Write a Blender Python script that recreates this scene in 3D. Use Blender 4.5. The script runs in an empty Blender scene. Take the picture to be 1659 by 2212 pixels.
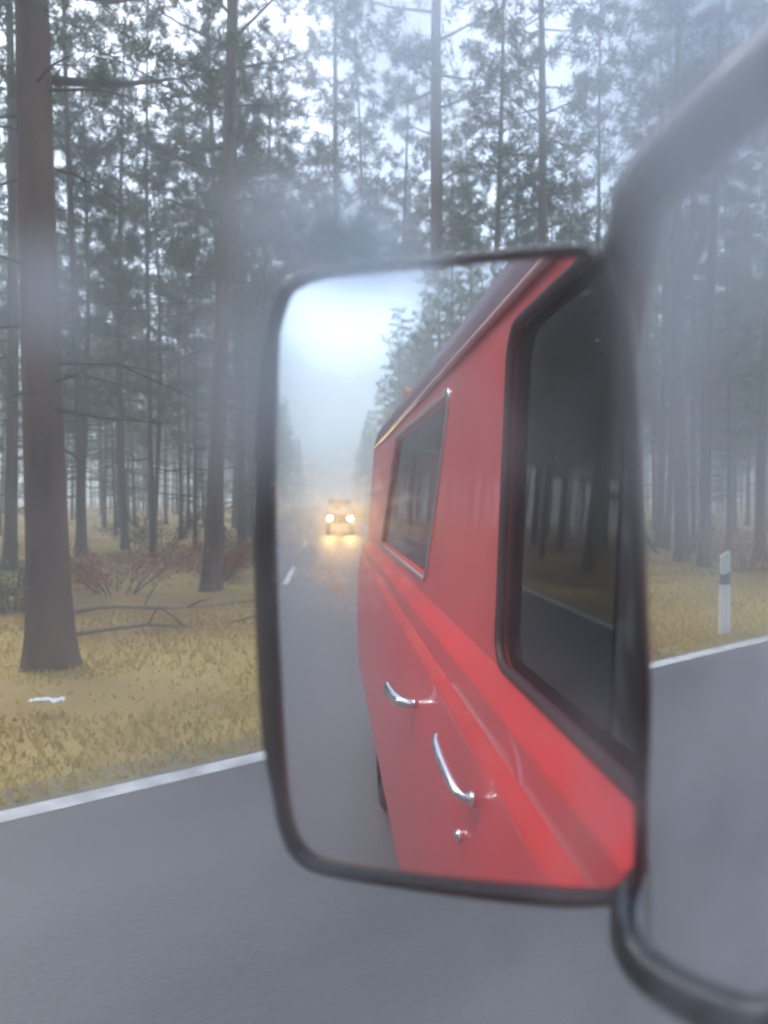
import bpy, bmesh, math, random
import numpy as np
from mathutils import Vector, Matrix, noise
from mathutils.geometry import tessellate_polygon

R = math.radians
scn = bpy.context.scene

# ------------------------------------------------------------------ camera, sky, sun, exposure
cam_data = bpy.data.cameras.new('camera')
cam = bpy.data.objects.new('camera', cam_data)
scn.collection.objects.link(cam)
scn.camera = cam
cam.location = (0.0, 0.0, 1.69)
cam.rotation_euler = (R(90 - 1.2), 0, R(52.3))
cam_data.sensor_fit = 'VERTICAL'
cam_data.sensor_height = 32.0
cam_data.lens = 32.0 * 1661.0 / 2212.0
cam_data.clip_start = 0.01
cam_data.clip_end = 3000
cam_data.dof.use_dof = True
cam_data.dof.focus_distance = 2.0
cam_data.dof.aperture_fstop = cam_data.lens / 1000 / (2 * 0.0036)

SUN_EL, SUN_AZ = R(60), R(88)            # azimuth measured from forward (+Y) towards the left (-X)
sun_vec = Vector((-math.sin(SUN_AZ) * math.cos(SUN_EL), math.cos(SUN_AZ) * math.cos(SUN_EL), math.sin(SUN_EL)))
world = bpy.data.worlds.new('World')
scn.world = world
world.use_nodes = True
wn = world.node_tree
sky = wn.nodes.new('ShaderNodeTexSky')
sky.sky_type = 'NISHITA'
sky.sun_disc = False
sky.sun_elevation = SUN_EL
sky.sun_rotation = -SUN_AZ
sky.air_density = 1.0
sky.dust_density = 3.0
sky.ozone_density = 0.6
bg = wn.nodes['Background']
overcast = wn.nodes.new('ShaderNodeHueSaturation')      # a closed cloud cover: the blue of the clear sky mostly gone
overcast.inputs['Saturation'].default_value = 0.785
# (a little of the blue is left)
tint = wn.nodes.new('ShaderNodeMix'); tint.data_type = 'RGBA'; tint.blend_type = 'MULTIPLY'; tint.inputs['Factor'].default_value = 1.0
tint.inputs[7].default_value = (0.93, 1.005, 1.07, 1)          # cold winter cloud
wn.links.new(sky.outputs[0], tint.inputs[6])
wn.links.new(tint.outputs[2], overcast.inputs['Color'])
# cloud cover: soft patches, and one thin bright opening low over the road behind
tcw = wn.nodes.new('ShaderNodeTexCoord')
cl = wn.nodes.new('ShaderNodeTexNoise'); cl.inputs['Scale'].default_value = 2.2; cl.inputs['Detail'].default_value = 4
wn.links.new(tcw.outputs['Generated'], cl.inputs['Vector'])
clr = wn.nodes.new('ShaderNodeMapRange'); wn.links.new(cl.outputs['Fac'], clr.inputs[0])
for i, v in enumerate((0.3, 0.7, 0.65, 1.15)): clr.inputs[i + 1].default_value = v
dt = wn.nodes.new('ShaderNodeVectorMath'); dt.operation = 'DOT_PRODUCT'
wn.links.new(tcw.outputs['Generated'], dt.inputs[0])
dt.inputs[1].default_value = (0.02, -math.cos(R(15)), math.sin(R(15)))
op = wn.nodes.new('ShaderNodeMapRange'); op.interpolation_type = 'SMOOTHERSTEP'; wn.links.new(dt.outputs['Value'], op.inputs[0])
for i, v in enumerate((math.cos(R(7)), 1.0, 0.0, 0.8)): op.inputs[i + 1].default_value = v
ma = wn.nodes.new('ShaderNodeMath'); ma.operation = 'ADD'
wn.links.new(clr.outputs[0], ma.inputs[0]); wn.links.new(op.outputs[0], ma.inputs[1])
mv = wn.nodes.new('ShaderNodeVectorMath'); mv.operation = 'SCALE'
wn.links.new(overcast.outputs[0], mv.inputs[0]); wn.links.new(ma.outputs[0], mv.inputs['Scale'])
wn.links.new(mv.outputs[0], bg.inputs['Color'])
bg.inputs['Strength'].default_value = 0.15
sun_data = bpy.data.lights.new('sun', 'SUN')
sun_data.energy = 0.5
sun_data.angle = R(14)
sun_data.color = (1.0, 0.98, 0.95)
sun = bpy.data.objects.new('sun', sun_data)
scn.collection.objects.link(sun)
sun.rotation_euler = sun_vec.to_track_quat('Z', 'Y').to_euler()

scn.view_settings.view_transform = 'Standard'
scn.view_settings.look = 'None'
scn.view_settings.exposure = 1.55
scn.view_settings.gamma = 1.0
scn.cycles.max_bounces = 12
scn.cycles.transparent_max_bounces = 16
scn.cycles.transmission_bounces = 8
scn.cycles.glossy_bounces = 5
scn.cycles.diffuse_bounces = 3
scn.cycles.volume_bounces = 3
scn.cycles.sample_clamp_indirect = 20.0
scn.cycles.use_denoising = True
scn.cycles.filter_width = 2.0

# ------------------------------------------------------------------ helpers
COL = scn.collection

def tag(o, label=None, cat=None, group=None, kind=None):
    if label: o['label'] = label
    if cat: o['category'] = cat
    if group: o['group'] = group
    if kind: o['kind'] = kind
    return o

def empty(name, loc=(0, 0, 0), rz=0.0):
    o = bpy.data.objects.new(name, None)
    COL.objects.link(o)
    o.location = loc
    o.rotation_euler = (0, 0, rz)
    o.empty_display_size = 0.2
    return o

def link_mesh(name, me, mats, parent=None, smooth=False):
    if not isinstance(mats, (list, tuple)): mats = [mats]
    for m in mats: me.materials.append(m)
    if smooth:
        me.polygons.foreach_set('use_smooth', [True] * len(me.polygons))
    o = bpy.data.objects.new(name, me)
    COL.objects.link(o)
    if parent: o.parent = parent
    return o

class MB:
    """collects faces for ONE mesh"""
    def __init__(self): self.v = []; self.f = []; self.m = []
    def add(self, vs, fs, mi=0):
        b = len(self.v)
        self.v += [tuple(x) for x in vs]
        self.f += [tuple(b + i for i in f) for f in fs]
        self.m += [mi] * len(fs)
    def box(self, lo, hi, mi=0, M=None):
        x0, y0, z0 = lo; x1, y1, z1 = hi
        vs = [Vector(p) for p in ((x0,y0,z0),(x1,y0,z0),(x1,y1,z0),(x0,y1,z0),(x0,y0,z1),(x1,y0,z1),(x1,y1,z1),(x0,y1,z1))]
        if M: vs = [M @ p for p in vs]
        self.add(vs, [(3,2,1,0),(4,5,6,7),(0,1,5,4),(1,2,6,5),(2,3,7,6),(3,0,4,7)], mi)
    def tube(self, pts, rad, n=8, mi=0, cap=True):
        pts = [Vector(p) for p in pts]
        if not isinstance(rad, (list, tuple)): rad = [rad] * len(pts)
        vs = []; prev = None
        for i, p in enumerate(pts):
            t = (pts[min(i+1, len(pts)-1)] - pts[max(i-1, 0)]).normalized()
            if prev is None:
                a = t.cross(Vector((0, 0, 1)))
                if a.length < 1e-3: a = t.cross(Vector((1, 0, 0)))
            else:
                a = prev - t * prev.dot(t)
            a.normalize(); prev = a
            b = t.cross(a)
            for k in range(n):
                an = 2 * math.pi * k / n
                vs.append(p + (a * math.cos(an) + b * math.sin(an)) * rad[i])
        fs = []
        for i in range(len(pts) - 1):
            for k in range(n):
                k2 = (k + 1) % n
                fs.append((i*n+k, i*n+k2, (i+1)*n+k2, (i+1)*n+k))
        if cap:
            fs.append(tuple(range(n - 1, -1, -1)))
            fs.append(tuple(range((len(pts)-1)*n, len(pts)*n)))
        self.add(vs, fs, mi)
    def mesh(self, name):
        me = bpy.data.meshes.new(name)
        me.from_pydata(self.v, [], self.f)
        me.update()
        return me
    def build(self, name, mats, parent=None, smooth=False, fix=True):
        me = self.mesh(name)
        if not isinstance(mats, (list, tuple)): mats = [mats]
        if fix:
            bm = bmesh.new(); bm.from_mesh(me)
            bmesh.ops.recalc_face_normals(bm, faces=bm.faces)
            bm.to_mesh(me); bm.free()
        o = link_mesh(name, me, mats, parent, smooth)
        if len(mats) > 1: me.polygons.foreach_set('material_index', self.m)
        return o

def catmull(pts, n=6, closed=False):
    P = [Vector(p) for p in pts]
    out = []
    N = len(P)
    for i in range(N if closed else N - 1):
        g = (lambda k: P[k % N]) if closed else (lambda k: P[max(0, min(N - 1, k))])
        p0, p1, p2, p3 = g(i-1), g(i), g(i+1), g(i+2)
        for j in range(n):
            t = j / n
            out.append(0.5 * ((2*p1) + (p2-p0)*t + (2*p0-5*p1+4*p2-p3)*t*t + (3*p1-p0-3*p2+p3)*t**3))
    if not closed: out.append(P[-1])
    return out

# ------------------------------------------------------------------ materials
def mat(name, col=(0.5, 0.5, 0.5), rough=0.6, metal=0.0, var=0.0, scale=8.0, col2=None, bump=0.0, bscale=None,
        spec=0.5, coat=0.0, emit=None, estr=0.0, stretch=None, detail=6):
    m = bpy.data.materials.new(name)
    m.use_nodes = True
    nt = m.node_tree
    p = nt.nodes['Principled BSDF']
    p.inputs['Base Color'].default_value = (*col, 1)
    p.inputs['Roughness'].default_value = rough
    p.inputs['Metallic'].default_value = metal
    p.inputs['Specular IOR Level'].default_value = spec
    p.inputs['Coat Weight'].default_value = coat
    if emit:
        p.inputs['Emission Color'].default_value = (*emit, 1)
        p.inputs['Emission Strength'].default_value = estr
    if var or col2 or bump:
        tc = nt.nodes.new('ShaderNodeTexCoord')
        mp = nt.nodes.new('ShaderNodeMapping')
        nt.links.new(tc.outputs['Object'], mp.inputs[0])
        if stretch: mp.inputs['Scale'].default_value = stretch
        nz = nt.nodes.new('ShaderNodeTexNoise')
        nz.inputs['Scale'].default_value = scale
        nz.inputs['Detail'].default_value = detail
        nt.links.new(mp.outputs[0], nz.inputs['Vector'])
        if col2 or var:
            rp = nt.nodes.new('ShaderNodeValToRGB')
            rp.color_ramp.elements[0].position = 0.32
            rp.color_ramp.elements[1].position = 0.68
            c2 = col2 or tuple(min(1, c * (1 + var)) for c in col)
            c1 = col if col2 else tuple(c * (1 - var) for c in col)
            rp.color_ramp.elements[0].color = (*c1, 1)
            rp.color_ramp.elements[1].color = (*c2, 1)
            nt.links.new(nz.outputs['Fac'], rp.inputs[0])
            nt.links.new(rp.outputs[0], p.inputs['Base Color'])
        if bump:
            n2 = nt.nodes.new('ShaderNodeTexNoise')
            n2.inputs['Scale'].default_value = bscale or scale * 3
            n2.inputs['Detail'].default_value = 4
            nt.links.new(mp.outputs[0], n2.inputs['Vector'])
            b = nt.nodes.new('ShaderNodeBump')
            b.inputs['Strength'].default_value = bump
            b.inputs['Distance'].default_value = 0.02
            nt.links.new(n2.outputs['Fac'], b.inputs['Height'])
            nt.links.new(b.outputs[0], p.inputs['Normal'])
    return m

M = {}
M['red'] = mat('red_paint', (0.64, 0.032, 0.036), 0.36, var=0.10, scale=3, coat=0.5)
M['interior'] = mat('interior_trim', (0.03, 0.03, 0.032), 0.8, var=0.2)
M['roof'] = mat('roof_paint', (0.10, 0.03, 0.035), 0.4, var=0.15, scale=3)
M['railpink'] = mat('rail_highlight', (0.55, 0.30, 0.30), 0.3, var=0.1, scale=3, coat=0.4)  # pale highlight along the gutter put into the rail's base colour
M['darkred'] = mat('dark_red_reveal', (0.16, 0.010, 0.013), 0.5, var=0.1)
M['rubber'] = mat('rubber', (0.012, 0.012, 0.013), 0.55, var=0.3, scale=20)
M['black'] = mat('black_plastic', (0.010, 0.011, 0.014), 0.42, var=0.3, scale=30, bump=0.15, bscale=180)
M['tube'] = mat('black_gloss_tube', (0.006, 0.007, 0.011), 0.22, var=0.3, scale=25, coat=0.3)
M['screen'] = mat('windscreen_glass', (0.40, 0.42, 0.43), 0.05, spec=1.0, var=0.1, coat=1.0)  # pale grey base stands in for the sky reflected in the glass
M['chrome'] = mat('chrome', (0.75, 0.76, 0.78), 0.12, 1.0, var=0.06, scale=30)
M['trim'] = mat('aluminium_trim', (0.6, 0.6, 0.62), 0.3, 1.0, var=0.08, scale=20)
M['white'] = mat('white_paint', (0.84, 0.84, 0.83), 0.5, var=0.08, scale=6)
M['line'] = mat('road_marking_paint', (0.50, 0.50, 0.49), 0.6, var=0.30, scale=5, bump=0.2)
M['asphalt'] = mat('asphalt', (0.072, 0.074, 0.080), 0.5, scale=0.7, col2=(0.118, 0.118, 0.121), bump=0.35, bscale=90, stretch=(1, 0.12, 1))
M['ground'] = mat('forest_floor', (0.17, 0.085, 0.036), 0.95, scale=0.20, col2=(0.40, 0.30, 0.09), bump=0.7, bscale=9)
M['shoulder'] = mat('gravel_shoulder', (0.17, 0.125, 0.065), 0.9, scale=1.2, col2=(0.30, 0.24, 0.11), bump=0.8, bscale=40)
M['grass'] = mat('dry_grass', (0.34, 0.19, 0.065), 0.9, scale=0.24, col2=(0.58, 0.47, 0.15))
M['moss'] = mat('green_moss_grass', (0.30, 0.25, 0.07), 0.9, scale=0.5, col2=(0.50, 0.42, 0.12))
M['bark'] = mat('pine_bark', (0.065, 0.038, 0.028), 0.95, scale=3.0, col2=(0.17, 0.098, 0.066), bump=0.9, bscale=14, stretch=(1, 1, 0.22))
M['bark2'] = mat('pine_bark_grey', (0.062, 0.046, 0.036), 0.95, scale=3.0, col2=(0.135, 0.095, 0.070), bump=0.9, bscale=14, stretch=(1, 1, 0.22))
M['twig'] = mat('twig', (0.05, 0.04, 0.033), 0.95, var=0.3, scale=6)
M['needles'] = mat('pine_needles', (0.034, 0.070, 0.018), 0.75, scale=0.5, col2=(0.085, 0.135, 0.036))
M['needles2'] = mat('pine_needles_yellow', (0.055, 0.078, 0.016), 0.75, scale=0.5, col2=(0.125, 0.145, 0.034))
M['bushleaf'] = mat('bush_leaf_brown', (0.22, 0.065, 0.028), 0.85, scale=2.5, col2=(0.34, 0.13, 0.055))
M['bushgreen'] = mat('bush_leaf_green', (0.05, 0.07, 0.02), 0.85, scale=2.5, col2=(0.12, 0.13, 0.045))
M['deadwood'] = mat('dead_wood', (0.16, 0.12, 0.07), 0.9, scale=6, col2=(0.28, 0.22, 0.13))
M['cargreen'] = mat('grey_car_paint', (0.10, 0.075, 0.05), 0.35, var=0.1, scale=3, coat=0.4)
M['amber'] = mat('amber_lens', (0.8, 0.25, 0.03), 0.2, emit=(1.0, 0.42, 0.06), estr=3.0)
M['headlight'] = mat('headlight_lens', (0.9, 0.85, 0.7), 0.1, emit=(1.0, 0.60, 0.18), estr=520.0)
M['reflector'] = mat('reflector', (0.75, 0.6, 0.35), 0.2, var=0.1, scale=40)
M['postblack'] = mat('post_black_band', (0.06, 0.042, 0.036), 0.6, var=0.2)
M['tyre'] = mat('tyre_rubber', (0.016, 0.016, 0.017), 0.85, var=0.3, scale=20)
M['orange'] = mat('orange_lamp', (0.40, 0.12, 0.06), 0.3, var=0.1)

def node_mat(name):
    m = bpy.data.materials.new(name); m.use_nodes = True
    nt = m.node_tree
    nt.nodes.remove(nt.nodes['Principled BSDF'])
    return m, nt, nt.nodes['Material Output']

# silvered mirror with a thin dusty film
m, nt, out = node_mat('silvered_mirror')
g = nt.nodes.new('ShaderNodeBsdfGlossy'); g.inputs['Color'].default_value = (0.88, 0.89, 0.90, 1); g.inputs['Roughness'].default_value = 0.0
d = nt.nodes.new('ShaderNodeBsdfDiffuse'); d.inputs['Color'].default_value = (0.6, 0.6, 0.6, 1)
mx = nt.nodes.new('ShaderNodeMixShader')
tc = nt.nodes.new('ShaderNodeTexCoord'); nz = nt.nodes.new('ShaderNodeTexNoise')
nz.inputs['Scale'].default_value = 9; nt.links.new(tc.outputs['Object'], nz.inputs['Vector'])
mr = nt.nodes.new('ShaderNodeMapRange'); nt.links.new(nz.outputs['Fac'], mr.inputs[0])
mr.inputs[1].default_value = 0.35; mr.inputs[2].default_value = 0.75; mr.inputs[3].default_value = 0.01; mr.inputs[4].default_value = 0.05
nt.links.new(mr.outputs[0], mx.inputs[0]); nt.links.new(g.outputs[0], mx.inputs[1]); nt.links.new(d.outputs[0], mx.inputs[2])
nt.links.new(mx.outputs[0], out.inputs[0])
M['mirror'] = m

# plain vehicle window glass: clear pane with a Fresnel reflection
def window_glass(name, tint):
    m, nt, out = node_mat(name)
    g = nt.nodes.new('ShaderNodeBsdfGlossy'); g.inputs['Roughness'].default_value = 0.01; g.inputs['Color'].default_value = (0.88, 0.89, 0.90, 1)
    t = nt.nodes.new('ShaderNodeBsdfTransparent'); t.inputs['Color'].default_value = (*tint, 1)
    fr = nt.nodes.new('ShaderNodeFresnel'); ge = nt.nodes.new('ShaderNodeNewGeometry'); io = nt.nodes.new('ShaderNodeMapRange')      # a thin pane reflects alike from both sides
    nt.links.new(ge.outputs['Backfacing'], io.inputs[0]); io.inputs[3].default_value = 1.42; io.inputs[4].default_value = 1 / 1.42
    nt.links.new(io.outputs[0], fr.inputs['IOR'])
    mx = nt.nodes.new('ShaderNodeMixShader')
    nt.links.new(fr.outputs[0], mx.inputs[0]); nt.links.new(t.outputs[0], mx.inputs[1]); nt.links.new(g.outputs[0], mx.inputs[2])
    nt.links.new(mx.outputs[0], out.inputs[0])
    return m
M['glass'] = window_glass('window_glass', (0.75, 0.78, 0.78))

# fogged door pane: a film of condensation droplets, thick in some patches and thin in others
def fogged_pane():
    m, nt, out = node_mat('window_condensation')
    tc = nt.nodes.new('ShaderNodeTexCoord')
    def math2(op, x, y):
        k = nt.nodes.new('ShaderNodeMath'); k.operation = op
        for i, s in enumerate((x, y)):
            if isinstance(s, (int, float)): k.inputs[i].default_value = s
            else: nt.links.new(s, k.inputs[i])
        return k.outputs[0]
    n = nt.nodes.new('ShaderNodeTexNoise'); n.inputs['Scale'].default_value = 16; n.inputs['Detail'].default_value = 3
    nt.links.new(tc.outputs['Object'], n.inputs['Vector'])
    r = nt.nodes.new('ShaderNodeMapRange'); r.interpolation_type = 'SMOOTHSTEP'
    for k, v in zip((1, 2, 3, 4), (0.35, 0.75, FILM[0], FILM[1])): r.inputs[k].default_value = v
    nt.links.new(n.outputs['Fac'], r.inputs[0])
    fog = r.outputs[0]
    for (py, pz, ry, rz, amt) in FOG:      # breath patches on the pane: y, z, radii, optical depth
        mp = nt.nodes.new('ShaderNodeMapping'); mp.vector_type = 'TEXTURE'
        mp.inputs['Location'].default_value = (-0.10, py, pz); mp.inputs['Scale'].default_value = (1.0, ry, rz)
        nt.links.new(tc.outputs['Object'], mp.inputs[0])
        gr = nt.nodes.new('ShaderNodeTexGradient'); gr.gradient_type = 'SPHERICAL'
        nt.links.new(mp.outputs[0], gr.inputs[0])
        sm = nt.nodes.new('ShaderNodeMapRange'); sm.interpolation_type = 'SMOOTHSTEP'
        nt.links.new(gr.outputs['Fac'], sm.inputs[0]); sm.inputs[4].default_value = amt
        fog = math2('ADD', fog, sm.outputs[0])
    a = nt.nodes.new('ShaderNodeVolumeScatter'); a.inputs['Anisotropy'].default_value = 0.25; a.inputs['Color'].default_value = (0.68, 0.83, 1.0, 1)
    c = nt.nodes.new('ShaderNodeVolumeScatter'); c.inputs['Anisotropy'].default_value = 0.985; c.inputs['Color'].default_value = (1, 1, 1, 1)
    nt.links.new(math2('MULTIPLY', fog, 1 / 0.004), a.inputs['Density'])
    ab = nt.nodes.new('ShaderNodeVolumeAbsorption'); ab.inputs['Color'].default_value = (0.68, 0.83, 1.0, 1)   # so that the film dims all colours alike
    nt.links.new(math2('MULTIPLY', fog, 1 / 0.004), ab.inputs['Density'])
    nt.links.new(math2('ADD', math2('MULTIPLY', fog, 1.1 / 0.004), 0.09 / 0.004), c.inputs['Density'])
    ad = nt.nodes.new('ShaderNodeAddShader')
    nt.links.new(a.outputs[0], ad.inputs[0]); nt.links.new(c.outputs[0], ad.inputs[1])
    ad2 = nt.nodes.new('ShaderNodeAddShader'); nt.links.new(ad.outputs[0], ad2.inputs[0]); nt.links.new(ab.outputs[0], ad2.inputs[1])
    nt.links.new(ad2.outputs[0], out.inputs['Volume'])
    return m
FILM = (0.01, 0.13)
FOG = [(0.1947, 1.7962, 0.0767, 0.0885, 0.42), (0.1829, 1.7254, 0.0354, 0.059, 0.22), (0.0779, 1.7348, 0.0307, 0.0142, 0.9), (0.028, 1.7177, 0.0094, 0.0118, 0.4), (0.059, 1.7077, 0.0153, 0.026, 0.35), (0.085, 1.7785, 0.0283, 0.0401, 0.45), (0.1947, 1.6782, 0.0413, 0.0413, 0.08)]
M['fogpane'] = fogged_pane()

for k_ in ('grass', 'moss'):                # thin blades let light through: shade them like the turf they form
    nt = M[k_].node_tree
    pr_ = nt.nodes['Principled BSDF']; tl_ = nt.nodes.new('ShaderNodeBsdfTranslucent'); mx_ = nt.nodes.new('ShaderNodeMixShader')
    nt.links.new(pr_.inputs['Base Color'].links[0].from_socket, tl_.inputs['Color'])
    mx_.inputs[0].default_value = 0.5
    nt.links.new(pr_.outputs[0], mx_.inputs[1]); nt.links.new(tl_.outputs[0], mx_.inputs[2])
    nt.links.new(mx_.outputs[0], nt.nodes['Material Output'].inputs[0])
# ------------------------------------------------------------------ setting: ground, road, markings
def ground_z(x, y):
    if -5.0 < x < 2.6: return -0.03
    e = (-5.0 - x) if x < 0 else (x - 2.6)
    k = min(1, e / 3.0)
    n = noise.noise(Vector((x * 0.18, y * 0.18, 3.1))) * 0.28 + noise.noise(Vector((x * 0.7, y * 0.7, 1.1))) * 0.07
    return -0.03 + k * (n - 0.04)

def grid_sheet(name, xs, ys, zf, m, **kw):
    vs = [(x, y, zf(x, y)) for y in ys for x in xs]
    nx = len(xs)
    fs = [(j*nx+i, j*nx+i+1, (j+1)*nx+i+1, (j+1)*nx+i) for j in range(len(ys)-1) for i in range(nx-1)]
    me = bpy.data.meshes.new(name); me.from_pydata(vs, [], fs); me.update()
    return link_mesh(name, me, m, None, True)

def spread(a, b, near, step0, grow):
    s = [near]; st = step0
    while s[-1] < b: s.append(s[-1] + st); st *= grow
    t = [near]; st = step0
    while t[-1] > a: t.append(t[-1] - st); st *= grow
    return sorted(set(t[1:] + s))
xs = spread(-290, 290, -8.0, 0.35, 1.06)
ys = spread(-330, 290, 6.0, 0.35, 1.05)
tag(grid_sheet('forest_floor', xs, ys, ground_z, M['ground']), kind='structure')

ROAD_L, ROAD_R = -4.52, 2.15
b = MB(); b.box((ROAD_L, -330, -0.12), (ROAD_R, 290, 0.0))
tag(b.build('road', M['asphalt']), kind='structure')
b = MB()
for x0, x1 in ((-4.90, ROAD_L - 0.003), (ROAD_R + 0.003, 2.75)):
    b.box((x0, -330, -0.14), (x1, 290, -0.022))
tag(b.build('road_shoulder', M['shoulder']), kind='structure')
b = MB()
for x0, x1 in ((-4.48, -4.32), (1.92, 2.06)):
    b.add([(x0, -330, .004), (x1, -330, .004), (x1, 290, .004), (x0, 290, .004)], [(0, 1, 2, 3)])
for k in range(-25, 24):
    y0 = -18.6 + k * 12.0

    b.add([(-1.33, y0, .004), (-1.21, y0, .004), (-1.21, y0 + 4.0, .004), (-1.33, y0 + 4.0, .004)], [(0, 1, 2, 3)])
tag(b.build('road_marking', M['line']), kind='structure')

# ------------------------------------------------------------------ the red van and its wing mirror
VX, VY, VZ = -0.4457, 0.8287, 1.6872
def ax(a): return VX + a                 # a: metres to the right of the point the mirror looks from
XC = 0.72                                # centre plane of the van
PROF = [(0.36, 0.40), (0.245, 0.44), (0.236, 0.62), (0.231, 0.85), (0.234, 1.08), (0.248, 1.255), (0.2505, 1.264), (0.262, 1.286),
        (0.266, 1.292), (0.269, 1.345), (0.271, 1.350), (0.303, 1.384), (0.306, 1.390)]
WALL_T = (0.330, 2.04)
def wall_a(z): return 0.306 + (z - 1.390) / (2.04 - 1.390) * 0.024
Y_REAR, Y_FRONT = -5.0, 1.35
def rear_y(z): return Y_REAR + max(0, z - 1.25) * 0.5
van = empty('van', (0, 0, 0))
tag(van, 'red van with chrome door handles, carrying the black-framed wing mirror on curved tube arms', 'van')

def side_strip(mirror):
    b = MB()
    yst = [Y_FRONT, 0.9, 0.45, 0, -0.53, -1.0, -1.6, -2.2, -2.8, -3.4, -4.0, -4.5, None]
    vs = []
    for a, z in PROF:
        for y in yst:
            yy = rear_y(z) if y is None else y
            x = ax(a)
            if mirror: x = 2 * XC - x
            vs.append((x, yy, z))
    n = len(yst)
    fs = [(i*n+j, i*n+j+1, (i+1)*n+j+1, (i+1)*n+j) for i in range(len(PROF)-1) for j in range(n-1)]
    b.add(vs, fs)
    return b

def rrect(y0, y1, z0, z1, r, n=6, sl=0.0, sr=0.0):
    """rounded opening in the side wall; sl / sr shift the lower corners at the rear / front"""
    pts = []
    for cy_, cz_, a0 in ((y1 - r, z1 - r, 0), (y0 + r, z1 - r, 90), (y0 + r, z0 + r, 180), (y1 - r, z0 + r, 270)):
        for k in range(n + 1):
            a = R(a0 + 90 * k / n)
            y, z = cy_ + r * math.cos(a), cz_ + r * math.sin(a)
            t = (z1 - z) / (z1 - z0)
            y += t * (sl if cy_ < (y0 + y1) / 2 else sr)
            pts.append((y, z))
    return pts
WIN1 = rrect(-0.527, 0.44, 1.397, 1.995, 0.06)
WIN2 = rrect(-2.80, -1.19, 1.435, 1.985, 0.05, sl=-0.75, sr=-0.35)

def side_wall(mirror):
    outer = [(Y_FRONT, 1.390), (rear_y(1.39), 1.390), (rear_y(2.04), 2.04), (Y_FRONT - 0.35, 2.04)]
    loops = [outer, WIN1, WIN2]
    tris = tessellate_polygon([[Vector((p[0], p[1], 0)) for p in l] for l in loops])
    flat = [p for l in loops for p in l]
    s = (lambda x: 2 * XC - x) if mirror else (lambda x: x)
    b = MB()
    b.add([(s(ax(wall_a(z))), y, z) for y, z in flat], [tuple(t) for t in tris])
    for w, d0, dep in ((WIN2, 0.0, 0.012),):  # the reveal turned in round each opening
        n = len(w)
        cy_ = sum(p[0] for p in w) / n; cz_ = sum(p[1] for p in w) / n
        vs = [(s(ax(wall_a(z) + d0)), y, z) for y, z in w]
        vs += [(s(ax(wall_a(z) + dep)), cy_ + (y - cy_) * (1 - 0.008), cz_ + (z - cz_) * 0.93) for y, z in w]
        b.add(vs, [(i, (i+1) % n, n + (i+1) % n, n + i) for i in range(n)])
    return b

body = MB()
for mir in (False, True):
    for part in (side_strip(mir), side_wall(mir)):
        body.add(part.v, part.f)
# roof: gutter lip then a crowned roof; floor; rear and nose
XL, XR = ax(WALL_T[0]), 2 * XC - ax(WALL_T[0])
roofp = [(XL + .002, 2.04), (XL + 0.006, 2.065), (XL + 0.012, 2.11), (XL + 0.032, 2.168), (XL + 0.075, 2.205), (XL + 0.16, 2.235), (XL + 0.35, 2.26), (XC, 2.27)]
roofp += [(2 * XC - x, z) for x, z in reversed(roofp[:-1])]
n = len(roofp)
def roof_y(z): return (Y_FRONT - 0.35, rear_y(2.04))
body_mesh = body
rb = MB()
rb.add([(x, 1.0, z) for x, z in roofp] + [(x, -2.0, z) for x, z in roofp] + [(x, rear_y(2.04), z) for x, z in roofp],
       [(k*n+i, k*n+i+1, (k+1)*n+i+1, (k+1)*n+i) for k in range(2) for i in range(n-1)])
zs = [(ax(a), z) for a, z in PROF] + [(XL, 2.04)]
def end_cap(yf, mb):
    ring = [(x, yf(z), z) for x, z in zs] + [(x, yf(2.12), z) for x, z in roofp[1:-1]] + [(2*XC - x, yf(z), z) for x, z in reversed(zs)]
    mb.add(ring, [tuple(range(len(ring)))])
end_cap(rear_y, body)
end_cap(lambda z: Y_FRONT if z < 1.39 else Y_FRONT - 0.35 * (z - 1.39) / 0.65, body)
body.box((ax(0.40), rear_y(0.4) + 0.1, 0.40), (2*XC - ax(0.40), Y_FRONT - 0.1, 0.46))
bo = body.build('body', M['red'], van)
sm = bo.modifiers.new('thickness', 'SOLIDIFY'); sm.thickness = 0.004; sm.offset = 0
for p in bo.data.polygons: p.use_smooth = False
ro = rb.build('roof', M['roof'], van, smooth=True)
for sg, xg in ((-1, XL), (1, XR)):
    b = MB(); b.tube([(xg + sg * .009, .98, 2.043), (xg + sg * .009, rear_y(2.04) + .01, 2.043)], .0085, 8); b.build('drip_rail', M['railpink'], van, smooth=True)
# headlining and inner door trim keep the cabin dark
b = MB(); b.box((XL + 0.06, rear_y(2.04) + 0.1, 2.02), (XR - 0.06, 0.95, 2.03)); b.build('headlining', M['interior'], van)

def pane(w, dep, name, m, parent, thick=0.0, inset=0.925):
    n = len(w)
    cy_ = sum(p[0] for p in w) / n; cz_ = sum(p[1] for p in w) / n
    q = [(cy_ + (y - cy_) * 0.992, cz_ + (z - cz_) * inset) for y, z in w]
    b = MB()
    vs = [(ax(wall_a(z) + dep), y, z) for y, z in q]
    if thick:
        vs += [(ax(wall_a(z) + dep + thick), y, z) for y, z in q]
        b.add(vs, [tuple(range(n)), tuple(range(2*n-1, n-1, -1))] + [(i, (i+1) % n, n + (i+1) % n, n + i) for i in range(n)])
    else:
        b.add(vs, [tuple(range(n))])
    return b.build(name, m, parent)
def gasket(w, name, parent, m, r=0.011, off=-0.002):
    n = len(w)
    b = MB(); pts = [(ax(wall_a(z) + off), y, z) for y, z in w]
    b.tube(pts + [pts[0], pts[1]], r, 8, cap=False)
    return b.build(name, m, parent, smooth=True)
wf = gasket(WIN1, 'window_gasket', van, M['rubber'], 0.009)
b = MB(); n = len(WIN1)
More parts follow.
